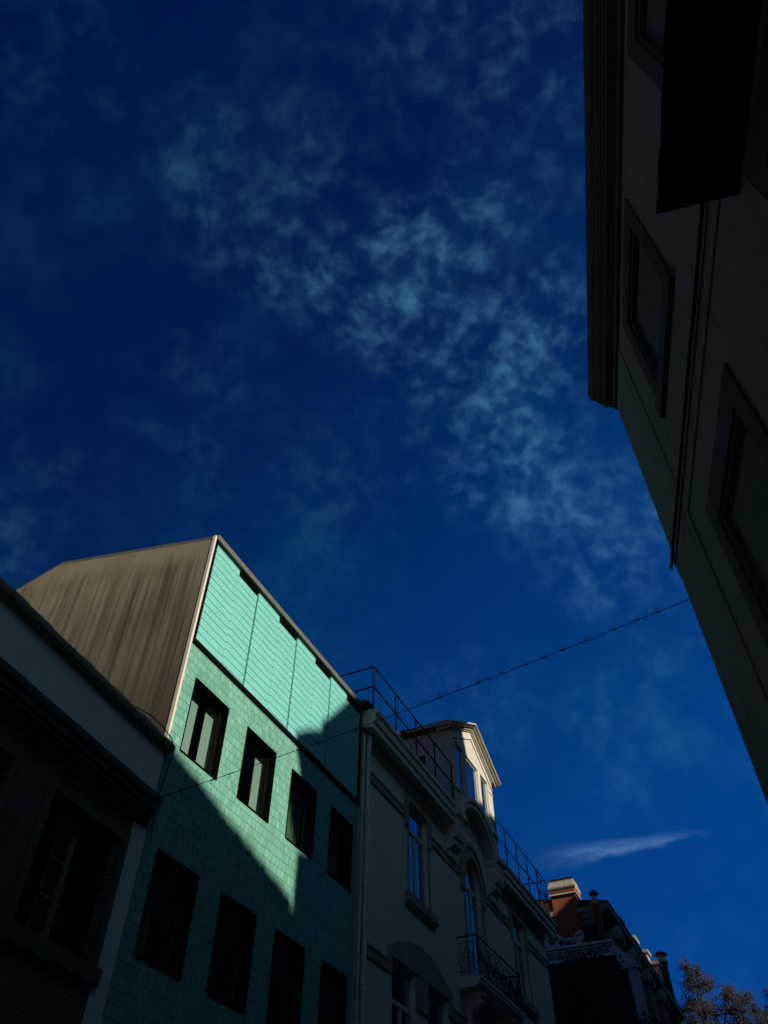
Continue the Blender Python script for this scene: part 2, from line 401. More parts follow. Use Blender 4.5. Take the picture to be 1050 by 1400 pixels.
# dark band that carries the panels, the sill strip below them, and the coping
g = FM(); g.box(T0+.045, T1-.004, -.33, -.06, 10.5, 13.1); g.build('panel_backing', M['bronze'], mh)
g = FM(); g.box(T0+.045, T1-.004, -.055, .035, 10.47, 10.57); g.box(T0+.045, T0+.10, -.055, .03, 10.58, 13.08); g.box(T1-.075, T1-.004, -.055, .03, 10.58, 13.08)
g.build('panel_frame', M['bronze'], mh, bevel=.006)
g = FM(); g.box(T0+.03, T1+.01, -.2, .07, 13.09, 13.235); g.build('coping', M['coping'], mh, bevel=.012)
g = FM(); g.box(T0-.012, T0+.038, -.06, .022, 8.2, 13.2); g.build('corner_trim', M['white_trim'], mh, bevel=.008)
xs = [8.68, 10.31, 12.02, 13.69, 15.31]
for i in range(4):
    a, b = xs[i] + .03, xs[i+1] - .03
    m_ = a + (b-a)*.535
    for (c, d, top, dz) in ((a, m_, 13.045, 0), (m_+.004, b, 12.90, .045)):
        g = FM(); g.box(c, d, -.05, 0.004, 10.58, top)
        g.build('tile_panel', M['relief'], mh, org=(c, 0, 10.58+dz))
    if i: g = FM(); g.box(xs[i]-.012, xs[i]+.012, -.052, -.012, 10.58, 12.95); g.build('panel_joint', M['joint'], mh)
def casement(par, a, b, z0, z1, depth=.14, pane=M['pane'], frm=M['bronze'], lined=True, split=.8, curtains=(), handle=True):
    g = FM()
    if lined:                                       # metal lining proud of the tiles
        w = .022
        g.box(a-.0, a+w, -.2, .012, z0, z1); g.box(b-w, b, -.2, .012, z0, z1)
        g.box(a+w, b-w, -.2, .012, z1-w, z1); g.box(a+w, b-w, -.2, .018, z0, z0+w)
    f = .05; q0, q1 = -depth-.05, -depth
    g.box(a+.022, a+.022+f, q0, q1, z0+.022, z1-.022); g.box(b-.022-f-.03, b-.022, q0, q1+.02, z0+.022, z1-.022)
    g.box(a+.07, b-.1, q0, q1, z1-.022-.09, z1-.022); g.box(a+.07, b-.1, q0, q1, z0+.022, z0+.022+f)
    m = b - .085
    w = g.build('window', frm, par, bevel=.004)
    p = FM(); p.quad((a+.07, q0+.02, z0+.07), (b-.1, q0+.02, z0+.07), (b-.1, q0+.02, z1-.1), (a+.07, q0+.02, z1-.1)); p.build('pane', pane, w)
    for c0, c1, mat, qd in curtains:
        c = FM(); n = max(2, int((c1-c0)/.02)); 
        for i in range(n):
            u0, u1 = c0+(c1-c0)*i/n, c0+(c1-c0)*(i+1)/n
            amp = .022 if mat is M['green_curtain'] else .0012
            y0, y1 = qd+amp*math.sin(u0*47), qd+amp*math.sin(u1*47)
            c.quad((u0, y0, z0-.15), (u1, y1, z0-.15), (u1, y1, z1+.35), (u0, y0, z1+.35))
        c.build('curtain', mat, w, smooth=True)
    if handle:
        h = FM(); hz = z0 + (z1-z0)*.47
        h.box(m-.012, m+.012, q1+.012, q1+.03, hz-.05, hz+.05); h.tube([(m, q1+.03, hz+.03), (m, q1+.07, hz+.035), (m-.05, q1+.075, hz+.0), (m-.05, q1+.075, hz-.08)], .011, 6)
        h.build('handle', M['iron'], w)
    return w
qd = -.26
casement(mh, *up[0], *ZU, curtains=((9.22, 9.45, M['curtain'], qd), (9.69, 10.02, M['curtain'], qd)))['label'] = 'sunlit window with two pale blinds'
casement(mh, *up[1], *ZU, curtains=((11.42, 11.75, M['curtain'], qd),))['label'] = 'sunlit window with one pale blind'
casement(mh, *up[2], *ZU, curtains=((12.45, 13.55, M['green_curtain'], -.33),))['label'] = 'window with a dull green curtain'
casement(mh, *up[3], *ZU, curtains=((14.2, 15.2, M['green_curtain'], -.45),))
for i, (a, b) in enumerate(lo):
    casement(mh, a, b, *ZL, curtains=((a+.5, a+.75, M['green_curtain'], -.5),) if i != 1 else ())
    casement(mh, a, b, *ZG, handle=False)

# ------------------------------------------------------------------ low house
lh = thing('low_house', 'low house in deep shade with blue grey parapet, heavy cornice and patterned tiles', 'house', FW, 9.2)
SW = 9.2
wins = [(4.9, 6.4), (7.22, 8.72), (2.6, 4.1)]
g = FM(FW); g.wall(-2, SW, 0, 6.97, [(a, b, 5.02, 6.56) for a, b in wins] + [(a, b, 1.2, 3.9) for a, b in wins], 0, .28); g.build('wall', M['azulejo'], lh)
g = FM(FW); g.box(-2, SW, -6.5, -.6, 0, 7.3); g.build('inner_wall', M['dark'], lh)
g = FM(FW); g.box(-2, SW+.0, -.5, .02, 7.40, 8.2); g.build('parapet', M['low_band'], lh)
cap = [(-.52, 8.2), (.02, 8.19), (.09, 8.2), (.135, 8.235), (.15, 8.29), (.13, 8.345), (.08, 8.38), (-.2, 8.42), (-.52, 8.40)]
g = FM(FW)
n = 46
for i in range(n):                      # lumpy, mossy top
    a, b = -2 + (SW+.07+2)*i/n, -2 + (SW+.07+2)*(i+1)/n
    j = random.uniform(-.012, .02)
    g.profile([(q, z if z < 8.3 else z + j) for q, z in cap], a, b)
g.build('parapet_cap', M['cap'], lh)
cor = [(0, 6.93), (.07, 6.93), (.07, 6.99), (.12, 7.02), (.2, 7.04), (.2, 7.10), (.235, 7.10), (.25, 7.16), (.25, 7.2), (.285, 7.2), (.3, 7.24), (.3, 7.31), (.27, 7.33), (.16, 7.37), (0, 7.405)]
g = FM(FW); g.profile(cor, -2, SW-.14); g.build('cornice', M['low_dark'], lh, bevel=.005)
g = FM(FW); g.box(8.88, SW, -.05, .03, 0, 6.93); g.build('pilaster', M['low_band'], lh)
g = FM(FW); g.profile([(-6.5, 7.3), (-.5, 8.0), (-.5, 7.9), (-6.5, 7.1)], -2, SW-.02); g.build('roof', M['roof_tile'], lh)
for a, b in wins:
    g = FM(FW)
    g.box(a-.14, b+.14, 0, .05, 6.56, 6.72); g.box(a-.14, a, 0, .045, 4.98, 6.56); g.box(b, b+.14, 0, .045, 4.98, 6.56)
    g.box(a-.2, b+.2, 0, .09, 4.78, 4.98)
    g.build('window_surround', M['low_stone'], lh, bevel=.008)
    g = FM(FW)                         # frieze of ring tiles above the lintel
    nn = 9
    for k in range(nn):
        c = a + (b-a)*(k+.5)/nn
        g.tube([(c+.055*math.cos(x*.785), .02, 6.82+.055*math.sin(x*.785)) for x in range(8)], .013, 5, closed=True)
    g.box(a-.14, b+.14, 0, .012, 6.745, 6.905)
    g.build('tile_frieze', M['low_stone'], lh)
    g = FM(FW); m = a+.78
    g.box(a+.42, a+.46, -.2, -.15, 5.03, 6.5); g.box(m-.02, m+.05, -.2, -.145, 5.03, 6.5); g.box(a+.46, m-.02, -.2, -.15, 6.4, 6.5); g.box(a+.46, m-.02, -.2, -.15, 5.03, 5.1)
    for zb in (5.5, 5.95): g.box(a+.46, m-.02, -.19, -.155, zb-.012, zb+.012)
    w = g.build('window', M['low_frame'], lh, bevel=.003)
    g = FM(FW); g.box(a+.46, m-.02, -.18, -.175, 5.1, 6.4); g.build('pane', M['pane'], w)
    g = FM(FW)
    for x0, x1 in ((a+.02, a+.42), (m+.05, b-.02)):
        for k in range(30): 
            z = 5.05 + k*.049; g.quad((x0, -.16, z), (x1, -.16, z), (x1, -.13, z+.04), (x0, -.13, z+.04))
        g.box(x0, x0+.05, -.17, -.12, 5.03, 6.54); g.box(x1-.05, x1, -.17, -.12, 5.03, 6.54)
    g.build('shutter', M['shutter'], w)
g = FM(FW)
g.tube([(8.2, .05, 8.43), (8.55, .1, 8.47), (8.85, .14, 8.44), (9.1, .17, 8.36), (9.22, .17, 8.2), (9.24, .1, 7.9), (9.25, .06, 7.5), (9.26, .07, 7.1), (9.24, .06, 6.9)], .009, 5)
g.build('wire', M['cable'], lh)

# ------------------------------------------------------------------ townhouse
th = thing('townhouse', 'pale plaster townhouse with gabled attic bay, arched balcony window and roof railing', 'house', FL, 15.42)
H0, H1 = 15.42, 30.75
BC = 23.05
wl, wr = (18.25, 19.55), (26.75, 28.05)
lowp = [(17.25, 18.5), (19.25, 20.5), (25.9, 27.15), (27.9, 29.15)]
WZ = (9.52, 11.95)
gl = [(17.25, 18.5, .9, 3.5), (19.25, 20.5, .9, 3.5), (22.3, 23.8, .05, 3.6), (25.9, 27.15, .9, 3.5), (27.9, 29.15, .9, 3.5)]
holes = [(*wl, *WZ), (*wr, *WZ), (BC-.68, BC+.68, 8.55, 12.3)] + [(a, b, 5.2, 7.78) for a, b in lowp] + gl
g = FM(); g.wall(H0+.03, H1, 0, 13.0, holes, 0, .3); g.under_arch(BC, .68, 11.5, .78, 12.302, -.3, -.001); g.build('wall', M['plaster'], th)
g = FM(); g.box(H0+.05, H1-.02, -9, -.9, 0, 12.9); g.build('inner_wall', M['dark'], th)
for a, b in ((H0, H0+.25), (H1-.25, H1-.004)): g = FM(); g.box(a, b, -9, -.02, 0, 13.0); g.build('side_wall', M['plaster'], th)
g = FM(); g.profile([(-.2, 13.02), (-4.6, 14.3), (-9.2, 13.0), (-9.2, 12.9), (-4.6, 14.15), (-.2, 12.92)], H0-.02, H1+.1); g.build('roof', M['slate'], th)
g = FM()                                # barrel tile ends at the left gable, beside the rail
for k in range(5):
    q = .15 - k*.24
    g.tube([(H0-.16+.02*x, q, 13.16+(.0 if x else -.02)) for x in range(2)] + [(H0+.5, q, 13.2)], .13, 8)
g.build('verge_tile', M['slate'], th)
cp = [(0, 12.62), (.08, 12.57), (.14, 12.56), (.3, 12.52), (.35, 12.49), (.35, 12.66), (.365, 12.68), (.4, 12.69), (.4, 12.88), (.42, 12.91), (.45, 12.92), (.45, 13.04), (.1, 13.09), (0, 13.09)]
for a, b in ((H0-.03, 20.98), (25.04, H1+.35)):
    g = FM(); g.profile(cp, a, b); g.build('cornice', M['bay_stone' if 0 else 'plaster'], th, bevel=.006)
for a, b in ((H0+.2, 20.95), (25.1, H1)): g = FM(); g.box(a, b, 0, .022, 12.21, 12.245); g.build('frieze_line', M['stone'], th)
for a, b in ((H0+.2, 18.0), (19.8, 21.98), (24.12, 26.5), (28.3, H1)):
    g = FM(); g.box(a, b, 0, .03, 11.4, 11.66); g.box(a, b, .03, .05, 11.6, 11.66); g.box(a, b, .03, .045, 11.4, 11.44); g.build('string_course', M['stone'], th, bevel=.004)
for a, b in ((H0+.2, 17.0), (20.8, 25.3), (29.4, H1)):
    g = FM(); g.box(a, b, 0, .03, 7.44, 7.70); g.box(a, b, .03, .05, 7.64, 7.70); g.box(a, b, .03, .045, 7.44, 7.48); g.build('string_course', M['stone'], th, bevel=.004)
def surround(a, b):
    g = FM(); z1 = WZ[1]; w = .22
    g.box(a-w, b+w, 0, .06, z1, z1+.26); g.box(a-w, a-.0, 0, .058, 11.2, z1); g.box(b+.0, b+w, 0, .058, 11.2, z1)
    g.box(a-w-.02, b+w+.02, .0, .085, z1+.22, z1+.29); g.box(a-.07, a, 0, .04, WZ[0], 11.2); g.box(b, b+.07, 0, .04, WZ[0], 11.2)
    g.build('window_surround', M['stone'], th, bevel=.006)
    g = FM(); g.box(a-.27, b+.33, 0, .12, 9.28, 9.52); g.box(a-.25, b+.31, 0, .08, 9.2, 9.28); g.build('window_sill', M['stone'], th, bevel=.01)
def sash(a, b, z0, z1, zt, arch=None, pane=M['sky_pane'], d=.09):
    """double casement under a transom light"""
    g = FM(); f = .05; q0, q1 = -d-.05, -d; m = (a+b)/2
    g.box(a, a+.07, q0, q1, z0, z1 if not arch else arch); g.box(b-.07, b, q0, q1, z0, z1 if not arch else arch)
    if not arch: g.box(a+.07, b-.07, q0, q1, z1-.07, z1)
    else: g.arch_band(m, arch, (b-a)/2-.07, (z1-arch)-.07, (b-a)/2, z1-arch, q0, q1)
    g.box(a+.07, b-.07, q0, q1+.02, zt-.05, zt+.05); g.box(m-.045, m+.045, q0-.003, q1+.015, z0, zt-.05)
    g.box(a+.07, m-.045, q0, q1, z0, z0+.09); g.box(m+.045, b-.07, q0, q1, z0, z0+.09)
    w = g.build('window', M['frame_white'], th, bevel=.004)
    for x0, x1, y0, y1 in ((a+.07, m-.045, z0+.09, zt-.05), (m+.045, b-.07, z0+.09, zt-.05)):
        p = FM(); p.box(x0, x1, q0+.02, q0+.026, y0, y1); p.build('pane', pane, w)
    p = FM()
    if arch:
        n = 16; pts = [(m + ((b-a)/2-.07)*math.cos(math.pi*k/n), arch + (z1-arch-.07)*math.sin(math.pi*k/n)) for k in range(n+1)]
        p.face_prism([(b-.07, zt+.05)] + pts + [(a+.07, zt+.05)], q0+.02, q0+.026)
    else: p.box(a+.07, b-.07, q0+.02, q0+.026, zt+.05, z1-.07)
    p.build('pane', pane, w)
    return w
for a, b in (wl, wr): surround(a, b); sash(a, b, *WZ, 11.28)
sash(BC-.68, BC+.68, 8.56, 12.28, 11.36, arch=11.5)
g = FM()
g.arch_band(BC, 11.5, .69, .79, 1.02, 1.22, 0, .05); g.arch_band(BC, 11.5, .94, 1.13, 1.06, 1.28, .05, .09)
g.arch_band(BC, 11.5, .69, .79, .76, .87, .05, .08)
for s in (-1, 1):
    x = BC + s*.85; g.box(x-.17, x+.17, 0, .05, 11.2, 11.5); g.box(x-.16, x+.16, 0, .07, 11.1, 11.2)
    x = BC + s*.76; g.box(x-.075, x+.075, 0, .035, 8.55, 11.1)
g.build('arch_surround', M['stone'], th, bevel=.005)
# paired lower windows below a flat arched hood
for c, pr in ((18.9, lowp[:2]), (27.55, lowp[2:])):
    g = FM(); pts = [(c - 1.9, 7.45), (c-1.9, 7.98)] + [(c - 1.9 + 3.8*k/14, 7.98 + .5*math.sin(math.pi*k/14)) for k in range(1, 14)] + [(c+1.9, 7.98), (c+1.9, 7.45)]
    pts2 = [(pr[1][1]+.06, 7.45), (pr[1][1]+.06, 7.8), (pr[0][0]-.06, 7.8), (pr[0][0]-.06, 7.45)]
    g.face_prism(pts + pts2, 0, .055); g.box(pr[0][1]+.02, pr[1][0]-.02, 0, .05, 7.1, 7.78)
    g.build('window_hood', M['stone'], th, bevel=.005)
    for a, b in pr: sash(a, b, 5.22, 7.77, 7.0, pane=M['pane'])
# attic bay
bay = FM(); F = .33; B0, B1 = 21.1, 25.0
bay.under_arch(BC, 1.42, 12.62, 1.14, 13.85, -.15, F)
bay.box(B0+.01, B1-.01, -.14, -.002, 13.0, 13.84); bay.box(B0, BC-1.42, -.15, F, 12.62, 13.85); bay.box(BC+1.42, B1, -.15, F, 12.62, 13.85)
dw = [(21.48, 22.16), (22.42, 23.54), (23.8, 24.5)]
edges = [B0, *[x for w in dw for x in w], B1]
for a, b in zip(edges[0::2], edges[1::2]): bay.box(a, b, -.15, F, 13.85, 15.52)
CX = (B0+B1)/2
bay.face_prism([(B0, 15.52), (B1, 15.52), (B1, 15.78), (CX, 16.78), (B0, 15.78)], -.15, F)
bay.box(B0, B0+.2, -4.2, -.15, 12.7, 15.75); bay.box(B1-.2, B1, -4.2, -.15, 12.7, 15.75)
bayo = bay.build('attic_bay', M['bay_stone'], th)
def rake(g, off, th_, q0, q1, x0=B0, x1=B1, rise=1.0, zb=15.78, ext=0.0):
    sl = rise/((B1-B0)/2)
    zl = zb - ext*sl
    for s in (-1, 1):
        xa, xb = CX + s*(CX-x0+ext), CX
        g.face_prism([(xa, zl+off), (xb, zb+rise+off), (xb, zb+rise+off+th_), (xa, zl+off+th_)], q0, q1)
g = FM(); rake(g, .0, .10, -.1, .43, ext=.2); rake(g, .10, .06, -.1, .52, ext=.28); rake(g, .16, .05, -3.8, .6, ext=.34)
g.build('pediment_moulding', M['bay_stone'], bayo, bevel=.006)
g = FM(); rake(g, -.36, .04, F, F+.03, ext=-.02); rake(g, -.05, .05, F, F+.05, ext=-.02)
g.box(B0-.0, B0+.4, F, F+.02, 15.24, 15.28); g.box(B1-.42, B1, F, F+.02, 15.24, 15.28)
g.build('face_moulding', M['bay_stone'], bayo)
g = FM(); rake(g, .215, .06, -4.4, .4, ext=.3); 
for k in range(12):
    q = -1.2 - k*.27; g.tube([(B0-.36, q, 15.8), (CX, q, 17.02)], .09, 8)
g.build('bay_roof', M['roof_tile'], bayo)
for a, b in dw:
    g = FM(); q0, q1 = -.02, .05 + .08; z0, z1 = 13.86, 15.51
    q0, q1 = .235, .275
    g.box(a, a+.04, q0, q1, z0, z1); g.box(b-.04, b, q0, q1, z0, z1); g.box(a+.04, b-.04, q0, q1, z1-.05, z1); g.box(a+.04, b-.04, q0, q1, z0, z0+.05)
    w = g.build('bay_window', M['frame_white'], bayo if 0 else th, bevel=.004)
    p = FM(); p.quad((a+.04, q0+.02, z0+.05), (b-.04, q0+.02, z0+.05), (b-.04, q0+.02, z1-.05), (a+.04, q0+.02, z1-.05)); p.build('pane', M['sky_pane'], w)
g = FM(); g.box(B0+.2, B1-.2, -.9, -.5, 13.0, 15.6); g.build('bay_interior', M['dark'], bayo)
g = FM(); g.box(B0-.012, B0+.02, -2.75, -1.75, 14.35, 15.2); g.box(B0-.03, B0+.0, -2.8, -1.7, 15.2, 15.28); g.build('cheek_window', M['dark'], bayo)
for a, b in ((-1.6, -.6), (-4.1, -2.9)): g = FM(); g.box(B0-.022, B0, a, b, 12.9, 15.0); g.build('cheek_panel', M['slate'], bayo)
g = FM()
g.arch_band(BC, 12.62, 1.42, 1.14, 1.66, 1.36, F, F+.05); g.arch_band(BC, 12.62, 1.6, 1.3, 1.74, 1.44, F+.05, F+.1)
g.box(B0-.02, BC-1.5, F, F+.06, 13.72, 13.86); g.box(BC+1.5, B1+.02, F, F+.06, 13.72, 13.86)
for x in (21.33, 24.77):
    g.tube([(x+.13*math.cos(k*.5236), F+.015, 13.25+.25*math.sin(k*.5236)) for k in range(12)], .028, 6, closed=True)
g.build('bay_moulding', M['plaster'], bayo, bevel=.004)
for x0, x1 in ((20.98, 21.6), (24.5, 25.12)):
    g = FM()
    g.profile([(0, 12.95), (.5, 12.95), (.5, 12.78), (.44, 12.72), (0, 12.7)], x0-.05, x1+.05)
    g.profile([(0, 12.7), (.4, 12.7), (.42, 12.58), (.38, 12.4), (.42, 12.28), (.36, 12.12), (.24, 12.06), (.2, 12.0), (.2, 11.86), (.1, 11.8), (0, 11.78)], x0, x1)
    g.box(x0+.12, x1-.12, 0, .12, 11.6, 11.8)
    xm = (x0+x1)/2
    g.tube([(x0-.02, .24, 12.4), (x1+.02, .24, 12.4)], .13, 12); g.tube([(x0-.035, .24, 12.4), (x1+.035, .24, 12.4)], .06, 10)
    g.tube([(x0+.02, .2, 11.97), (x1-.02, .2, 11.97)], .1, 10)
    g.build('bracket', M['plaster'], th, bevel=.006)
# balcony
b0, b1, BQ = 21.42, 25.0, .61
g = FM(); g.profile([(0, 8.54), (BQ+.03, 8.54), (BQ+.03, 8.47), (BQ, 8.45), (BQ, 8.38), (BQ-.05, 8.36), (BQ-.08, 8.3), (0, 8.28)], b0-.03, b1+.03)
g.build('balcony_slab', M['plaster'], th, bevel=.006)
for x in (21.8, 24.3):
    g = FM(); g.profile([(0, 8.28), (.5, 8.28), (.5, 8.2), (.42, 8.15), (.46, 8.05), (.38, 7.95), (.22, 7.9), (.14, 7.7), (.12, 7.45), (0, 7.4)], x, x+.32)
    g.tube([(x-.02, .36, 8.08), (x+.34, .36, 8.08)], .08, 10); g.build('balcony_bracket', M['plaster'], th, bevel=.005)
g = FM()
path = [(b0, 0), (b0, BQ-.03), (b1, BQ-.03), (b1, 0)]
for (x0, q0), (x1, q1) in zip(path, path[1:]):
    g.tube([(x0, q0, 9.52), (x1, q1, 9.52)], .024, 6)
    for z in (9.37, 8.66): g.tube([(x0, q0, z), (x1, q1, z)], .011, 5)
for x in (b0, b1): g.box(x-.018, x+.018, BQ-.048, BQ-.012, 8.54, 9.56)
def bars(f, n, L):
    for k in range(1, n):
        u = L*k/n; p0 = f(u)
        g.tube([(p0[0], p0[1], 8.56), (p0[0], p0[1], 9.37 if k % 2 else 9.12)], .0085, 5)
    m = max(1, round(L/.6))
    for k in range(m):
        c = L*(k+.5)/m
        for rr, zc in ((.17, 9.0), (.07, 9.05)):
            for sgn in (-1, 1):
                cc = c + (sgn*.085 if rr < .1 else 0)
                if rr > .1 and sgn > 0: continue
                g.tube([(*f(cc + rr*math.cos(a*.5236)), zc + rr*math.sin(a*.5236)) for a in range(12)], .0085, 5, closed=True)
        for sgn in (-1, 1):
            g.tube([(*f(c + sgn*(.02+.24*math.sin(v*.35))), 8.68+.05*v+.0) for v in range(7)], .008, 5)
        g.tube([(*f(c-.06), 9.2), (*f(c), 9.3), (*f(c+.06), 9.2)], .008, 5)
bars(lambda u: (b0, u), 6, BQ-.03); bars(lambda u: (b1, u), 6, BQ-.03); bars(lambda u: (b0+u, BQ-.03), 36, b1-b0)
g.build('balcony_railing', M['iron'], th)
# downpipe
g = FM(); x = 15.66; g.tube([(x, .1, 0), (x, .1, 12.02)], .06, 10); g.tube([(x, .1, 12.02), (x, .1, 12.1), (x+.0, .12, 12.45)], .072, 10)
for z in (12.0, 10.4, 8.6, 6.8, 5.0): g.tube([(x, .1, z), (x, .1, z+.07)], .072, 10)
g.tube([(H0+.06, .06, 0), (H0+.06, .06, 12.4)], .035, 6)
g.build('downpipe', M['pipe'], th)
# roof railings
def railing(posts, ztop, zb, q, ret=None, name='roof_railing'):
    g = FM()
    a, b = posts[0], posts[-1]; zm = (ztop+zb)/2 + .05
    for x in posts: g.tube([(x, q, zb), (x, q, ztop)], .024, 6)
    for z in (ztop, zm): g.tube([(a, q, z), (b, q, z)], .022, 6)
    if ret:
        for x in ret:
            for z in (ztop, zm): g.tube([(x, q, z), (x, q-3.2, z)], .022, 6)
            for k in (1.6, 3.2): g.tube([(x, q-k, zb), (x, q-k, ztop)], .022, 6)
    return g
railing([15.4, 16.8, 18.2, 19.58, 20.95], 14.38, 13.0, .33, ret=(15.4,)).build('roof_railing', M['rail_iron'], th)
g = railing([25.0, 25.95, 27.2, 28.4, 29.6, 30.75], 14.5, 13.0, .33, ret=(30.75,)); g.tube([(29.6, .33, 13.75), (30.75, .33, 13.1)], .018, 5); g.tube([(29.6, .33, 14.5), (30.75, .33, 13.78)], .016, 5)
g.build('roof_railing', M['rail_iron'], th)

# ------------------------------------------------------------------ far house and its garden wall
fh = thing('mansard_house', 'dark mansard house with red chimney and arched dormers, beyond the townhouse', 'house', FL, 42.2)
U0, U1 = 42.3, 62.0
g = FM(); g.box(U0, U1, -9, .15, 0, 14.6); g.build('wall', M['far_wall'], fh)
g = FM(); g.profile([(.1, 14.6), (-.25, 17.1), (-8.6, 17.1), (-9, 14.6)], U0+.02, U1-.02); g.build('mansard', M['slate'], fh)
g = FM(); g.profile([(.55, 17.55), (.62, 17.62), (.62, 17.74), (-4.5, 18.6), (-8.9, 17.74), (-8.9, 17.5)], U0-.3, U1+.2); g.build('roof', M['roof_tile'], fh)
g = FM(); g.profile([(-.3, 17.1), (.1, 17.1), (.25, 17.2), (.5, 17.3), (.6, 17.36), (.6, 17.58), (-.3, 17.58)], U0-.32, U1+.22)
g.box(U0-.34, U0-.02, -5, .62, 17.36, 17.6); g.box(U0-.2, U0-.02, -5, .3, 17.1, 17.36)
g.build('cornice', M['far_stone'], fh, bevel=.01)
g = FM(); g.box(U0-.05, U0-.005, -.12, .12, 14.7, 17.1); g.box(U0-.05, U0-.005, -1.9, -.12, 16.8, 17.1); g.profile([(.15, 14.6), (.28, 14.6), (.28, 14.75), (.15, 14.75)], U0, U1); g.build('corner_strip', M['far_stone'], fh)
for x in (44.3, 47.8, 51.3, 55.2):
    g = FM(); g.box(x-.75, x-.45, -.3, .42, 14.75, 16.4); g.box(x+.45, x+.75, -.3, .42, 14.75, 16.4); g.box(x-.45, x+.45, -.3, .4, 14.75, 14.95)
    g.under_arch(x, .45, 16.4, .45, 17.0, -.3, .42); g.arch_band(x, 16.4, .45, .45, .86, .86, .42, .58); g.arch_band(x, 16.4, .6, .6, .9, .9, -.3, .42)
    d = g.build('dormer', M['far_stone'], fh)
    p = FM(); p.box(x-.45, x+.45, .1, .106, 14.95, 16.85); p.build('pane', M['sky_pane'], d)
for x, z, w in ((46.4, 18.15, .35), (50.0, 18.3, .5), (53.6, 18.7, .4), (57.5, 19.2, .45)):
    g = FM(); g.box(x-w, x+w, -.2, .35, 17.4, z); g.box(x-w-.1, x+w+.1, -.3, .45, z, z+.18); g.build('parapet_block', M['chim_cap'], fh)
def chimney(x0, x1, q0, q1, z0, zt):
    g = FM(); g.box(x0, x1, q0, q1, z0, zt-.62); g.box(x0-.05, x1+.05, q0-.05, q1+.05, zt-.68, zt-.55)
    c = g.build('chimney', M['brick'], fh, bevel=.02)
    g = FM(); zc = zt-.55
    ring = lambda e, z: [(x0-e, q0-e, z), (x1+e, q0-e, z), (x1+e, q1+e, z), (x0-e, q1+e, z)]
    lv = [(.06, zc), (.10, zc+.1), (.10, zc+.18), (.0, zc+.45), (.0, zc+.55)]
    for (e0, za), (e1, zb) in zip(lv, lv[1:]):
        g.add(ring(e0, za) + ring(e1, zb), [(0,1,5,4), (1,2,6,5), (2,3,7,6), (3,0,4,7)])
    g.add(ring(0, zc+.55), [(0,1,2,3)]); g.build('chimney_cap', M['chim_cap'], c)
    g = FM(); g.box(x0-.07, x1+.07, q0-.07, q1+.07, zt-.78, zt-.72); g.build('chimney_band', M['white_trim'], c)
    g = FM(); g.box(x0-.02, x1+.02, q0-.02, q1+.02, zt+.0, zt+.05); g.build('chimney_lid', M['slate'], c)
    return c
chimney(41.95, 42.95, -2.25, -.98, 14.0, 19.12)
def flue(s, q, z0, zt, r=.17):
    g = FM(); g.lathe((s, q), [(r, z0), (r*.95, zt-.75), (r*1.15, zt-.72), (r*1.15, zt-.62)], 12); f = g.build('flue', M['flue'], fh, smooth=False)
    g = FM(); g.lathe((s, q), [(r*1.1, zt-.62), (r*1.25, zt-.52), (r*1.1, zt-.4), (r*.75, zt-.35), (r*.75, zt-.12)], 12); g.build('flue_pot', M['flue_pot'], f)
    g = FM(); g.lathe((s, q), [(r*.8, zt-.14), (r*1.5, zt-.14), (r*1.45, zt-.09), (r*.9, zt+.02), (r*.15, zt+.14)], 12); g.build('flue_cowl', M['slate'], f)
flue(41.9, -.02, 14.5, 18.2)
flue(60.0, .25, 14.0, 20.75, .3)
# garden wall with scroll
gw = thing('garden_wall', 'white ornamental stucco wall with carved scroll, below the red chimney', 'wall', FL, 41, -.5)
W0, W1 = 41.0, 41.35
def xw(g, poly, a=W0, b=W1): return g.prism(poly, lambda p, k: ((a, b)[k], p[0], p[1]))   # polygon in (q, z) facing the viewer
g = FM(); xw(g, [(-3.4, 0), (-3.4, 15.1), (.5, 15.1), (.62, 14.9), (1.0, 14.6), (1.0, 0)]); g.build('wall', M['far_wall'], gw)
g = FM()
for z0, z1, e in ((15.42, 15.55, .16), (15.3, 15.42, .1), (15.0, 15.3, .05), (14.86, 15.0, .1)): xw(g, [(-3.4, z0), (.5+e, z0), (.52+e, z1), (-3.4, z1)], W0-e, W1)
curve = [(.62+.8*u, 15.42-.62*math.sin(u*1.57)) for u in [k/8 for k in range(9)]]
xw(g, curve + [(1.45, 14.5), (.78, 14.5), (.5, 15.0)], W0-.06, W1)
xw(g, [(.8, 14.22), (1.68, 14.22), (1.68, 14.36), (1.5, 14.5), (.8, 14.5)], W0-.15, W1+.1)
xw(g, [(1.12, 0), (1.56, 0), (1.56, 14.22), (1.12, 14.22)], W0-.04, W1)
g.build('cornice', M['orn'], gw, bevel=.012)
g = FM()
top = [(-3.6, 16.75), (-2.75, 16.74), (-2.5, 16.66), (-2.25, 16.42), (-1.98, 16.08), (-1.7, 15.88), (-1.4, 15.8), (-1.1, 15.82)]
xw(g, top + [(-.75, 15.62), (-.2, 15.555), (-3.6, 15.555)], W0-.02, W1-.05)
g.tube([(W0-.05, q, z) for q, z in top], .06, 6)
for k in range(5): g.lathe((W0+.1, -1.85+.17*k), [(.05, 15.78), (.09, 15.86), (.05, 15.94), (.01, 15.96)], 8)
c = (-.92, 15.94); g.tube([(W0-.02, c[0]+.24*(1-k/26)*math.cos(1.2-k*.6), c[1]+.24*(1-k/26)*math.sin(1.2-k*.6)) for k in range(22)], .07, 6)
sc_ = g.build('scroll', M['orn'], gw)
g = FM()
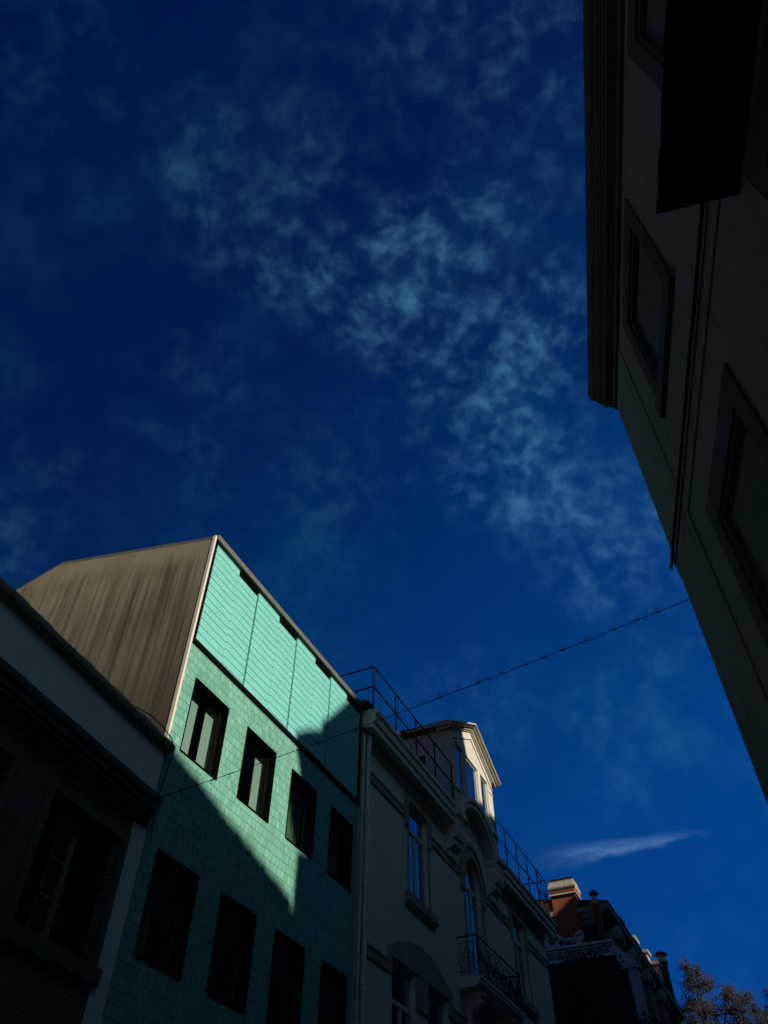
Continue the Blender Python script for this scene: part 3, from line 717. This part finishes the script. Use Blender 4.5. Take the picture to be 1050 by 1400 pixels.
for c, rr in (((-2.9, 16.15), .46), ((-2.28, 15.86), .2), ((-1.85, 15.72), .11), ((-1.5, 15.68), .08)):
    g.tube([(W0-.03, c[0]+rr*(1-k/26)*math.cos(k*.6), c[1]+rr*(1-k/26)*math.sin(k*.6)) for k in range(22)], .03, 5)
g.tube([(W0-.03, q, z-.17) for q, z in top[1:]], .022, 5)
g.tube([(W0-.165, -3.4, 15.42), (W0-.165, .62, 15.42)], .02, 5); g.tube([(W0-.06, -3.4, 15.02), (W0-.06, .5, 15.02)], .03, 5); g.tube([(W0-.06, -3.4, 15.29), (W0-.06, .55, 15.29)], .025, 5)
for k in range(26): g.box(W0-.085, W0-.05, -3.3+.145*k, -3.24+.145*k, 15.08, 15.2)
g.build('groove_shade', M['orn_dark'], sc_)  # dark tubes stand in for the shade inside the carving

# ------------------------------------------------------------------ corner house on the right
ch = thing('corner_house', 'dark grey corner house rising steeply at right with deep cornice', 'house', FR, 6.93)
S0, S1 = -14.0, 6.93
upw = [(4.0, 5.25), (.86, 2.11)]
loww = [(4.0, 5.25), (.86, 2.11)]
holes = [(4.0, 5.25, 8.93, 10.48), (.86, 2.11, 7.5, 10.48)] + [(a, b, 5.0, 6.95) for a, b in loww] + [(a, b, .9, 3.4) for a, b in loww]
g = FM(FR); g.wall(S0, S1, 0, 11.1, holes, 0, .2); g.build('wall', M['right_wall'], ch)
g = FM(FR); g.box(S0, S1-.02, -5.5, -.45, 0, 11.3); g.build('inner_wall', M['dark'], ch)
for a, b in ((S1-.3, S1-.003), (S0, S0+.3)): g = FM(FR); g.box(a, b, -5.5, -.02, 0, 11.1); g.build('side_wall', M['right_wall'], ch)
cpr = [(0, 11.03), (.05, 11.03), (.06, 11.1), (.17, 11.12), (.18, 11.17), (.2, 11.17), (.205, 11.21), (.225, 11.21), (.23, 11.25), (.25, 11.25), (.255, 11.3), (.31, 11.33), (.34, 11.4), (.35, 11.47), (0, 11.55)]
g = FM(FR); g.profile(cpr, S0, S1+.06); g.build('cornice', M['right_stone'], ch, bevel=.004)
g = FM(FR); g.profile([(.25, 11.5), (-5.6, 11.75), (-5.6, 11.6), (.25, 11.4)], S0, S1+.03); g.build('roof', M['roof_tile'], ch)
g = FM(FR); g.box(5.95, S1+.012, 0, .018, 0, 11.0); g.build('corner_strip', M['right_wall'], ch, bevel=.004)
g = FM(FR); g.profile([(0, 7.66), (.02, 7.665), (.024, 7.69), (.024, 7.85), (.036, 7.86), (.036, 7.92), (.024, 7.93), (.024, 8.09), (.0, 8.105)], S0, S1+.035); g.build('string_course', M['right_wall'], ch, bevel=.003)
g = FM(FR); g.tube([(S0 + (S1+.09-S0)*k/60, .07, 7.86+.006*math.sin(k*1.1)+.004*math.sin(k*2.7)) for k in range(61)], .017, 8); g.build('wall_cable', M['canopy'], ch)
def rsur(a, b, z0, z1, zb):
    g = FM(FR); w = .2
    g.box(a-w, b+w, 0, .03, z1, z1+.32); g.box(a-w, a, 0, .03, zb, z1); g.box(b, b+w, 0, .03, zb, z1)
    g.box(a-w-.02, b+w+.02, 0, .06, zb-.0, z0)
    g.build('window_surround', M['right_stone'], ch, bevel=.006)
    g = FM(FR); f = .05
    g.box(a, a+f, -.05, .0, z0, z1); g.box(b-f, b, -.05, .0, z0, z1)
    g.box(a+f, b-f, -.05, .0, z1-f, z1); g.box(a+f, b-f, -.05, .0, z0, z0+f)
    w_ = g.build('window', M['right_stone'], ch, bevel=.004)
    p = FM(FR); p.quad((a+f, -.02, z0+f), (b-f, -.02, z0+f), (b-f, -.02, z1-f), (a+f, -.02, z1-f)); p.build('pane', M['right_pane'], w_)
    p = FM(FR); p.box(a+.01, b-.01, -.08, -.07, z0, z1-.005); p.build('blind', M['right_blind'], w_)
rsur(4.0, 5.25, 8.93, 10.45, 8.7); rsur(.86, 2.11, 7.52, 10.45, 7.5)
for a, b in loww: rsur(a, b, 5.05, 6.82, 4.85); rsur(a, b, .95, 3.3, .8)
g = FM(FR)                                # black canopy cloth with a ragged hem
n = 40; hem = [(-2.2 + 4.68*k/n, .6 + .004*math.sin(k*1.9) + random.uniform(-.004, .004)) for k in range(n+1)]
for (a, qa), (b, qb) in zip(hem, hem[1:]):
    g.add([(a, -.01, 7.30), (b, -.01, 7.30), (b, qb, 7.21), (a, qa, 7.21), (a, -.01, 7.33), (b, -.01, 7.33), (b, qb, 7.235), (a, qa, 7.235)],
          [(0,1,2,3), (4,5,6,7), (2,3,7,6), (0,1,5,4)])
for k in range(9):
    x = -2.2 + 4.68*(k+.5)/9
g.add([(2.48, .02, 7.30), (2.48, .6, 7.21), (2.48, .6, 7.235), (2.48, .02, 7.33)], [(0,1,2,3)])
g.build('canopy', M['canopy'], ch)

# ------------------------------------------------------------------ cable with hooks
a3, b3 = FW.world(9.0, .28, 7.3), FR.world(6.96, 0.02, 7.33)
cb = bpy.data.objects.new('hanging_cable', None); COL.objects.link(cb); cb.location = a3; cb['label'] = 'thin black cable with empty wire hooks slung across the street'; cb['category'] = 'cable'
class WF:                                   # plain world frame for loose things
    sx = 1; ang = 0
    @staticmethod
    def world(s, q=0, z=0): return Vector((s, -q, z))
def wm(): return MB(WF)
def wpt(p): return (p.x, -p.y, p.z)
def cab(u):
    p = a3.lerp(b3, u); p.z -= .15*4*u*(1-u)*.5; return p
cb['_off'] = (a3.x, -a3.y, a3.z)
g = wm(); g.tube([wpt(cab(k/40)) for k in range(41)], .005, 6); g.build('cable', M['cable'], cb)
HOOKS_DOWN = [.055, .095, .13, .17, .205, .245, .325, .365, .44]
HOOKS_UP = [.60, .635, .67, .71, .75, .78, .81, .85, .89, .925, .955]
def hook(u, up):
    p = cab(u); d = (b3-a3).normalized(); s = 1 if up else -1
    L = random.uniform(.06, .085); w = random.uniform(.012, .024); lean = random.uniform(-.02, .03)
    pts = [p + d*(-w) , p + d*(-w+lean*.5) + Vector((0,0,s*L*.6)), p + d*lean + Vector((0,0,s*L)), p + d*(w+lean*.5) + Vector((0,0,s*L*.6)), p + d*w]
    g = wm(); g.tube([wpt(x) for x in pts], .0034, 5); g.tube([wpt(p - d*.03), wpt(p + d*.03)], .009, 6)
    g.build('hook', M['cable'], cb)
for u in HOOKS_DOWN: hook(u, False)
for u in HOOKS_UP: hook(u, True)

# ------------------------------------------------------------------ trees
def tree(name, label, base, h, crown, leaf_n, leaf_s, mats, group=None, trunk_r=.25, spread=.55):
    """crown: list of (dx, dy, z, r) lumps; limbs run from the trunk to every lump"""
    o = bpy.data.objects.new(name, None); COL.objects.link(o); o.location = base
    o['label'] = label; o['category'] = 'tree'
    if group: o['group'] = group
    o['_off'] = (base.x, -base.y, base.z)
    B = Vector(base); g = wm()
    top = max(c[2] for c in crown)
    tp = [B + Vector((.15*math.sin(k*.9)*k/6, .15*math.cos(k*1.3)*k/6, top*.8*k/8)) for k in range(9)]
    g.tube([wpt(p) for p in tp], trunk_r, 9, trunk_r*.25)
    twigs = []
    for dx, dy, z, r in crown:
        c = B + Vector((dx, dy, z)); k = min(7, max(2, int(8*(z-r*1.6)/(top*.8)))); a = tp[k]
        mid = a.lerp(c, .5) + Vector((random.uniform(-.3, .3), random.uniform(-.3, .3), .25))
        g.tube([wpt(a), wpt(mid), wpt(c)], trunk_r*.33, 6, trunk_r*.1)
        for j in range(max(10, int(30*r))):
            d = Vector((random.gauss(0,1), random.gauss(0,1), random.gauss(.25,.9))).normalized()
            e = c + d*r*random.uniform(.55, 1.08); m2 = c.lerp(e, .5) + Vector((random.uniform(-.12,.12), random.uniform(-.12,.12), .08))
            g.tube([wpt(c), wpt(m2), wpt(e)], trunk_r*.1, 4, trunk_r*.05); twigs += [(c, m2, e, r)]
    g.build('trunk', M[mats[0]], o)
    l = wm(); per = leaf_n // len(twigs)
    for c, m2, e, r in twigs:
        for _ in range(per):
            u = random.uniform(.25, 1.05); p = m2.lerp(e, u) if u > .5 else c.lerp(m2, u*2)
            p = p + Vector((random.gauss(0,1), random.gauss(0,1), random.gauss(0,1)))*r*.16
            s = leaf_s*random.uniform(.6, 1.3)
            a = Vector((random.gauss(0,1), random.gauss(0,1), random.gauss(0,1))).normalized(); b = a.orthogonal().normalized()
            l.add([wpt(p - a*s), wpt(p + b*s*.45), wpt(p + a*s), wpt(p - b*s*.45)], [(0,1,2,3)])
    me = l
    # leaves: skip doubles/normal cleanup, quads stay separate
    m_ = bpy.data.meshes.new('crown'); m_.from_pydata([(p[0]-B.x, -p[1]-B.y, p[2]-B.z) for p in l.v], [], l.f); m_.materials.append(M[mats[1]])
    k = bpy.data.objects.new('crown', m_); COL.objects.link(k); k.parent = o
    return o
def lumps(n, z0, z1, rx, r0, r1, top_r=.8):
    out = []
    for i in range(n):
        z = z0 + (z1-z0)*i/(n-1); f = 1 - (i/(n-1))*.85
        a = i*2.4 + random.uniform(-.4, .4); d = rx*f*random.uniform(.45, 1)
        out.append((d*math.cos(a), d*math.sin(a), z, r0 + (r1-r0)*i/(n-1)))
    return out
TG = 'bare-topped trees at the end of the street'
for s, q, z, lab in ((66, 1.5, 22.2, 'tall sparse brown-leaved tree, nearest the far chimney'), (67, 4.1, 20.6, 'sparse brown-leaved tree, middle of the far three'), (68, 6.6, 20.4, 'sparse brown-leaved tree at the right edge of the picture')):
    p = FL.world(s, q)
    tree('street_tree', lab, p, z, lumps(26, z*.6, z-.9, 4.6, 1.9, .7), 14000, .095, ('bark', 'leaf_far'), TG, .26)
p = FL.world(36.5, .2)
tree('garden_tree', 'dense black-green evergreen tree before the white scroll wall', p, 14, lumps(22, 6.0, 12.9, 3.3, 1.9, .95), 26000, .12, ('dark_bark', 'leaf_dark'), None, .22)

# ------------------------------------------------------------------ unseen houses added behind the corner house, outlines shaped to cast the street shadows
K1, K2, Q0 = .30, .70, 17.0
def cast(t, z): return (t - Q0*K1, z + Q0*K2)
def caster_house(name, label, pts, depth, roofpts=None):
    o = thing(name, label, 'house', FL, pts[0][0], Q0)
    poly = [(pts[0][0], 0)] + pts + [(pts[-1][0], 0)]
    g = FM(); g.face_prism(poly, Q0, Q0+depth); g.build('wall', M['block'], o)
    return o
A = [cast(-1, 8.0), cast(7.4, 8.64) , cast(12.83, 7.36)]  # unseen roof line, projected back from the shadow edge it has to cast
o = caster_house('gabled_caster', 'unseen gabled house added behind the corner house to cast the lower shadow edge', [(p[0], p[1]-.12) for p in A], 9)
g = FM()
for (x0, z0), (x1, z1) in zip(A, A[1:]):
    n = int(abs(x1-x0)/.22)
    for k in range(n):
        u0, u1 = k/n, (k+1)/n
        xa, za, xb, zb = x0+(x1-x0)*u0, z0+(z1-z0)*u0, x0+(x1-x0)*u1, z0+(z1-z0)*u1
        j = random.uniform(-.015, .03)
        g.face_prism([(xa, za-.14), (xb, zb-.14), (xb, zb-.03+j), ((xa+xb)/2, (za+zb)/2+.03+j), (xa, za-.03+j)], Q0-.15, Q0+9.1)
g.build('roof', M['roof_tile'], o)
Bp = [cast(12.86, 7.0), cast(12.86, 8.4), cast(13.48, 8.6), cast(13.52, 10.0), cast(12.95, 10.4), cast(12.35, 10.72), cast(12.8, 11.05), cast(13.4, 11.4), cast(13.46, 11.65), cast(14.0, 12.2), cast(14.66, 12.96), cast(18.8, 16.8), cast(22.0, 16.9), cast(22.55, 15.6), cast(22.6, 14.15), cast(25.4, 14.2), cast(25.5, 15.0), cast(33.5, 15.0), cast(34.5, 18.95), cast(46.0, 19.0), cast(48.0, 17.6), cast(57, 17.6), cast(57.1, 21.0), cast(61.4, 21.0), cast(61.5, 9.0), cast(120, 9.0)]
caster_house('stepped_caster', 'unseen stepped block added behind the corner house to cast shadows', Bp, 8)  # added unseen; steps set where fronts, chimney and flue should fall in shadow

# ------------------------------------------------------------------ camera
cam = bpy.data.cameras.new('camera'); co = bpy.data.objects.new('camera', cam); COL.objects.link(co)
f_px, pitch, roll = 1061.2, .835748, .0102097
cam.sensor_fit = 'VERTICAL'; cam.sensor_height = 36; cam.lens = 36*f_px/1400; cam.clip_start = .05; cam.clip_end = 3000
fwd = Vector((0, math.cos(pitch), math.sin(pitch))); rt = Vector((1, 0, 0)); upv = Vector((0, -math.sin(pitch), math.cos(pitch)))
r = rt*math.cos(roll) + upv*math.sin(roll); u = -rt*math.sin(roll) + upv*math.cos(roll)
m = Matrix((r, u, -fwd)).transposed().to_4x4(); m.translation = Vector((0, 0, CAMZ)); co.matrix_world = m
sc.camera = co

# ------------------------------------------------------------------ light
S = (FL.n - FL.t*K1 + Vector((0, 0, K2))).normalized()
sun = bpy.data.lights.new('sun', 'SUN'); sun.energy = 4.7; sun.angle = R(.6); sun.color = (1.0, .93, .82)
so = bpy.data.objects.new('sun', sun); COL.objects.link(so); so.rotation_euler = S.to_track_quat('Z', 'Y').to_euler(); so.location = (20, -20, 40)
w = bpy.data.worlds.new('World'); sc.world = w; w.use_nodes = True
nt = w.node_tree; bg = nt.nodes['Background']; bg.inputs[1].default_value = .1
sky = nt.nodes.new('ShaderNodeTexSky'); sky.sky_type = 'NISHITA'; sky.sun_disc = False
sky.sun_elevation = math.asin(S.z); sky.sun_rotation = math.atan2(S.x, S.y)
tc = nt.nodes.new('ShaderNodeTexCoord'); gen = tc.outputs['Generated']
def dotn(v):
    n = nt.nodes.new('ShaderNodeVectorMath'); n.operation = 'DOT_PRODUCT'; nt.links.new(gen, n.inputs[0]); n.inputs[1].default_value = v
    return n.outputs['Value']
def mth(op, a, b=None, c=None):
    n = nt.nodes.new('ShaderNodeMath'); n.operation = op
    for i, x in enumerate((a, b, c)):
        if x is None: continue
        if hasattr(x, 'is_linked'): nt.links.new(x, n.inputs[i])
        else: n.inputs[i].default_value = x
    return n.outputs[0]
hd = Vector((math.sin(R(35)), math.cos(R(35)), .12)).normalized()
cr = nt.nodes.new('ShaderNodeValToRGB'); nt.links.new(dotn(hd), cr.inputs[0])
e = cr.color_ramp.elements
e[0].position = 0; e[0].color = (.0, .032, .34, 1)
e[1].position = 1; e[1].color = (.004, .53, 2.65, 1)
for pos, c in ((.35, (.0, .056, .46)), (.6, (.0, .14, .86)), (.82, (.002, .34, 1.72))):
    x = cr.color_ramp.elements.new(pos); x.color = (*c, 1)
tint = mixc(nt, 1.0, sky.outputs[0], (.03, .2, .75), 'MULTIPLY')
base = mixc(nt, .18, cr.outputs[0], tint)
# cloud field: soft masks at fixed bearings, broken up by noise
def px_dir(x, y):
    d = fwd*f_px + r*(x-525) + u*(700-y); return d.normalized()
CLOUDS = [((-0.1944, 0.3085, 0.9311), 6.00, 0.20), ((-0.1861, 0.3687, 0.9107), 5.00, 0.40), ((-0.1139, 0.3875, 0.9148), 6.00, 0.60), ((-0.0435, 0.4357, 0.8990), 6.00, 0.65), ((0.0323, 0.3924, 0.9192), 4.50, 1.00), ((0.0839, 0.4646, 0.8815), 6.50, 0.85), ((0.1540, 0.4369, 0.8862), 6.00, 1.00), ((0.1921, 0.4873, 0.8518), 6.00, 1.00), ((0.1779, 0.5573, 0.8110), 6.00, 0.85), ((0.1530, 0.6263, 0.7644), 6.00, 0.75), ((0.2161, 0.6463, 0.7319), 6.00, 0.60), ((0.3044, 0.6059, 0.7350), 3.00, 0.70), ((0.3093, 0.6616, 0.6831), 5.00, 0.80), ((0.2510, 0.6932, 0.6756), 5.00, 0.50), ((0.1050, 0.5486, 0.8295), 6.00, 0.45), ((0.0021, 0.4748, 0.8801), 5.00, 0.60), ((0.1888, 0.1861, 0.9642), 9.00, 0.30), ((0.0880, 0.2033, 0.9752), 9.00, 0.20), ((0.1921, 0.2834, 0.9396), 6.00, 0.25), ((-0.3587, 0.1943, 0.9130), 7.00, 0.09), ((-0.4227, 0.5722, 0.7028), 8.00, 0.08), ((-0.2244, 0.5552, 0.8009), 8.00, 0.10), ((0.1161, 0.8216, 0.5581), 6.00, 0.15), ((0.2853, 0.8104, 0.5117), 6.00, 0.12), ((-0.4426, 0.6352, 0.6330), 4.00, 0.20), ((-0.0428, 0.6347, 0.7716), 8.00, 0.14), ((0.3468, 0.7235, 0.5969), 5.00, 0.25), ((0.0969, 0.3557, 0.9296), 5.00, 0.40), ((0.2339, 0.4672, 0.8526), 4.00, 0.45), ((-0.0857, 0.3124, 0.9461), 6.00, 0.35)]
mask = None
for d, rad, wt in CLOUDS:
    c = ramp(nt, dotn(d), math.cos(R(rad)), 1.0); c = mth('MULTIPLY', c, wt)
    mask = c if mask is None else mth('MAXIMUM', mask, c)
wv = nt.nodes.new('ShaderNodeVectorMath'); wv.operation = 'MULTIPLY_ADD'
wn = N(nt, 'ShaderNodeTexNoise'); wn.inputs['Scale'].default_value = 9; wn.inputs['Detail'].default_value = 3; nt.links.new(gen, wn.inputs['Vector'])
nt.links.new(wn.outputs['Color'], wv.inputs[0]); wv.inputs[1].default_value = (.03, .03, .03); nt.links.new(gen, wv.inputs[2])
n1 = noise(nt, wv.outputs[0], 29, 5, .48); n2 = noise(nt, wv.outputs[0], 58, 4, .45); n3 = noise(nt, gen, 4.0, 6, .55); n4 = noise(nt, gen, 8.0, 4, .5)
puff = mth('MULTIPLY', ramp(nt, n1, .32, .78), mth('MULTIPLY_ADD', ramp(nt, n2, .32, .7), .6, .4))
veil = ramp(nt, n3, .38, .72)
patch = mth('MULTIPLY_ADD', ramp(nt, n4, .36, .6), .6, .4)
cl = mth('MULTIPLY', mth('MULTIPLY', puff, mask), patch)
cl = mth('ADD', cl, mth('MULTIPLY', mth('MULTIPLY', mask, veil), .10))
cl = mth('ADD', mth('MULTIPLY', cl, .58), mth('MULTIPLY', mth('MULTIPLY', veil, ramp(nt, n1, .38, .72)), .045))
haze = mth('MULTIPLY', mth('MULTIPLY_ADD', veil, .8, .2), mth('MULTIPLY_ADD', n4, 1.0, mth('MULTIPLY', n1, .6)))
# one tapered streak of high cloud, drawn out along its own axis and frayed by stretched noise
AX, BX = Vector((0.9506, -0.3068, 0.0482)), Vector((-0.1655, -0.3690, 0.9146))
sa, sb = dotn(AX), dotn(BX)
sv = nt.nodes.new('ShaderNodeCombineXYZ'); nt.links.new(mth('MULTIPLY', mth('MULTIPLY_ADD', sb, .45, sa), 26), sv.inputs[0]); nt.links.new(mth('MULTIPLY', sb, 120), sv.inputs[1])
sn = noise(nt, sv.outputs[0], 1.0, 6, .6)
sb2 = mth('ADD', sb, mth('MULTIPLY_ADD', sn, .016, -.008))
wid = mth('MULTIPLY_ADD', sa, -.075, .0125)
acr = mth('SUBTRACT', 1.0, mth('DIVIDE', mth('ABSOLUTE', sb2), mth('MAXIMUM', wid, .003)))
acr = ramp(nt, acr, 0.0, .9)
along = mth('MULTIPLY', ramp(nt, sa, -.10, .0), mth('SUBTRACT', 1.0, ramp(nt, sa, .015, .125)))
front = ramp(nt, dotn(Vector((0.2628, 0.8773, 0.4016))), .96, .975)
streak = mth('MULTIPLY', mth('MULTIPLY', mth('MULTIPLY', acr, along), front), mth('MULTIPLY_ADD', ramp(nt, sn, .3, .7), .7, .3))
col = mixc(nt, cl, base, (.75, 2.35, 3.4), 'ADD')
hz = mth('MULTIPLY', haze, mth('MULTIPLY_ADD', dotn(Vector((-.25, .80, .55)).normalized()), .9, -.45)); hz.node.use_clamp = True
col = mixc(nt, hz, col, (.0, .34, .42), 'ADD')
col = mixc(nt, streak, col, (.62, 1.25, 1.75), 'ADD')
fill_glow = ramp(nt, dotn(S), .78, 1.0)  # added off-frame glow round the sun, tuned as fill for the shaded walls
col = mixc(nt, fill_glow, col, (1.6, 3.1, 2.4), 'ADD')
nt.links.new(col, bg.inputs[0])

# drop helper properties
for o in bpy.data.objects:
    if '_off' in o: del o['_off']
sc.view_settings.view_transform = 'Standard'; sc.view_settings.look = 'None'; sc.view_settings.exposure = 0
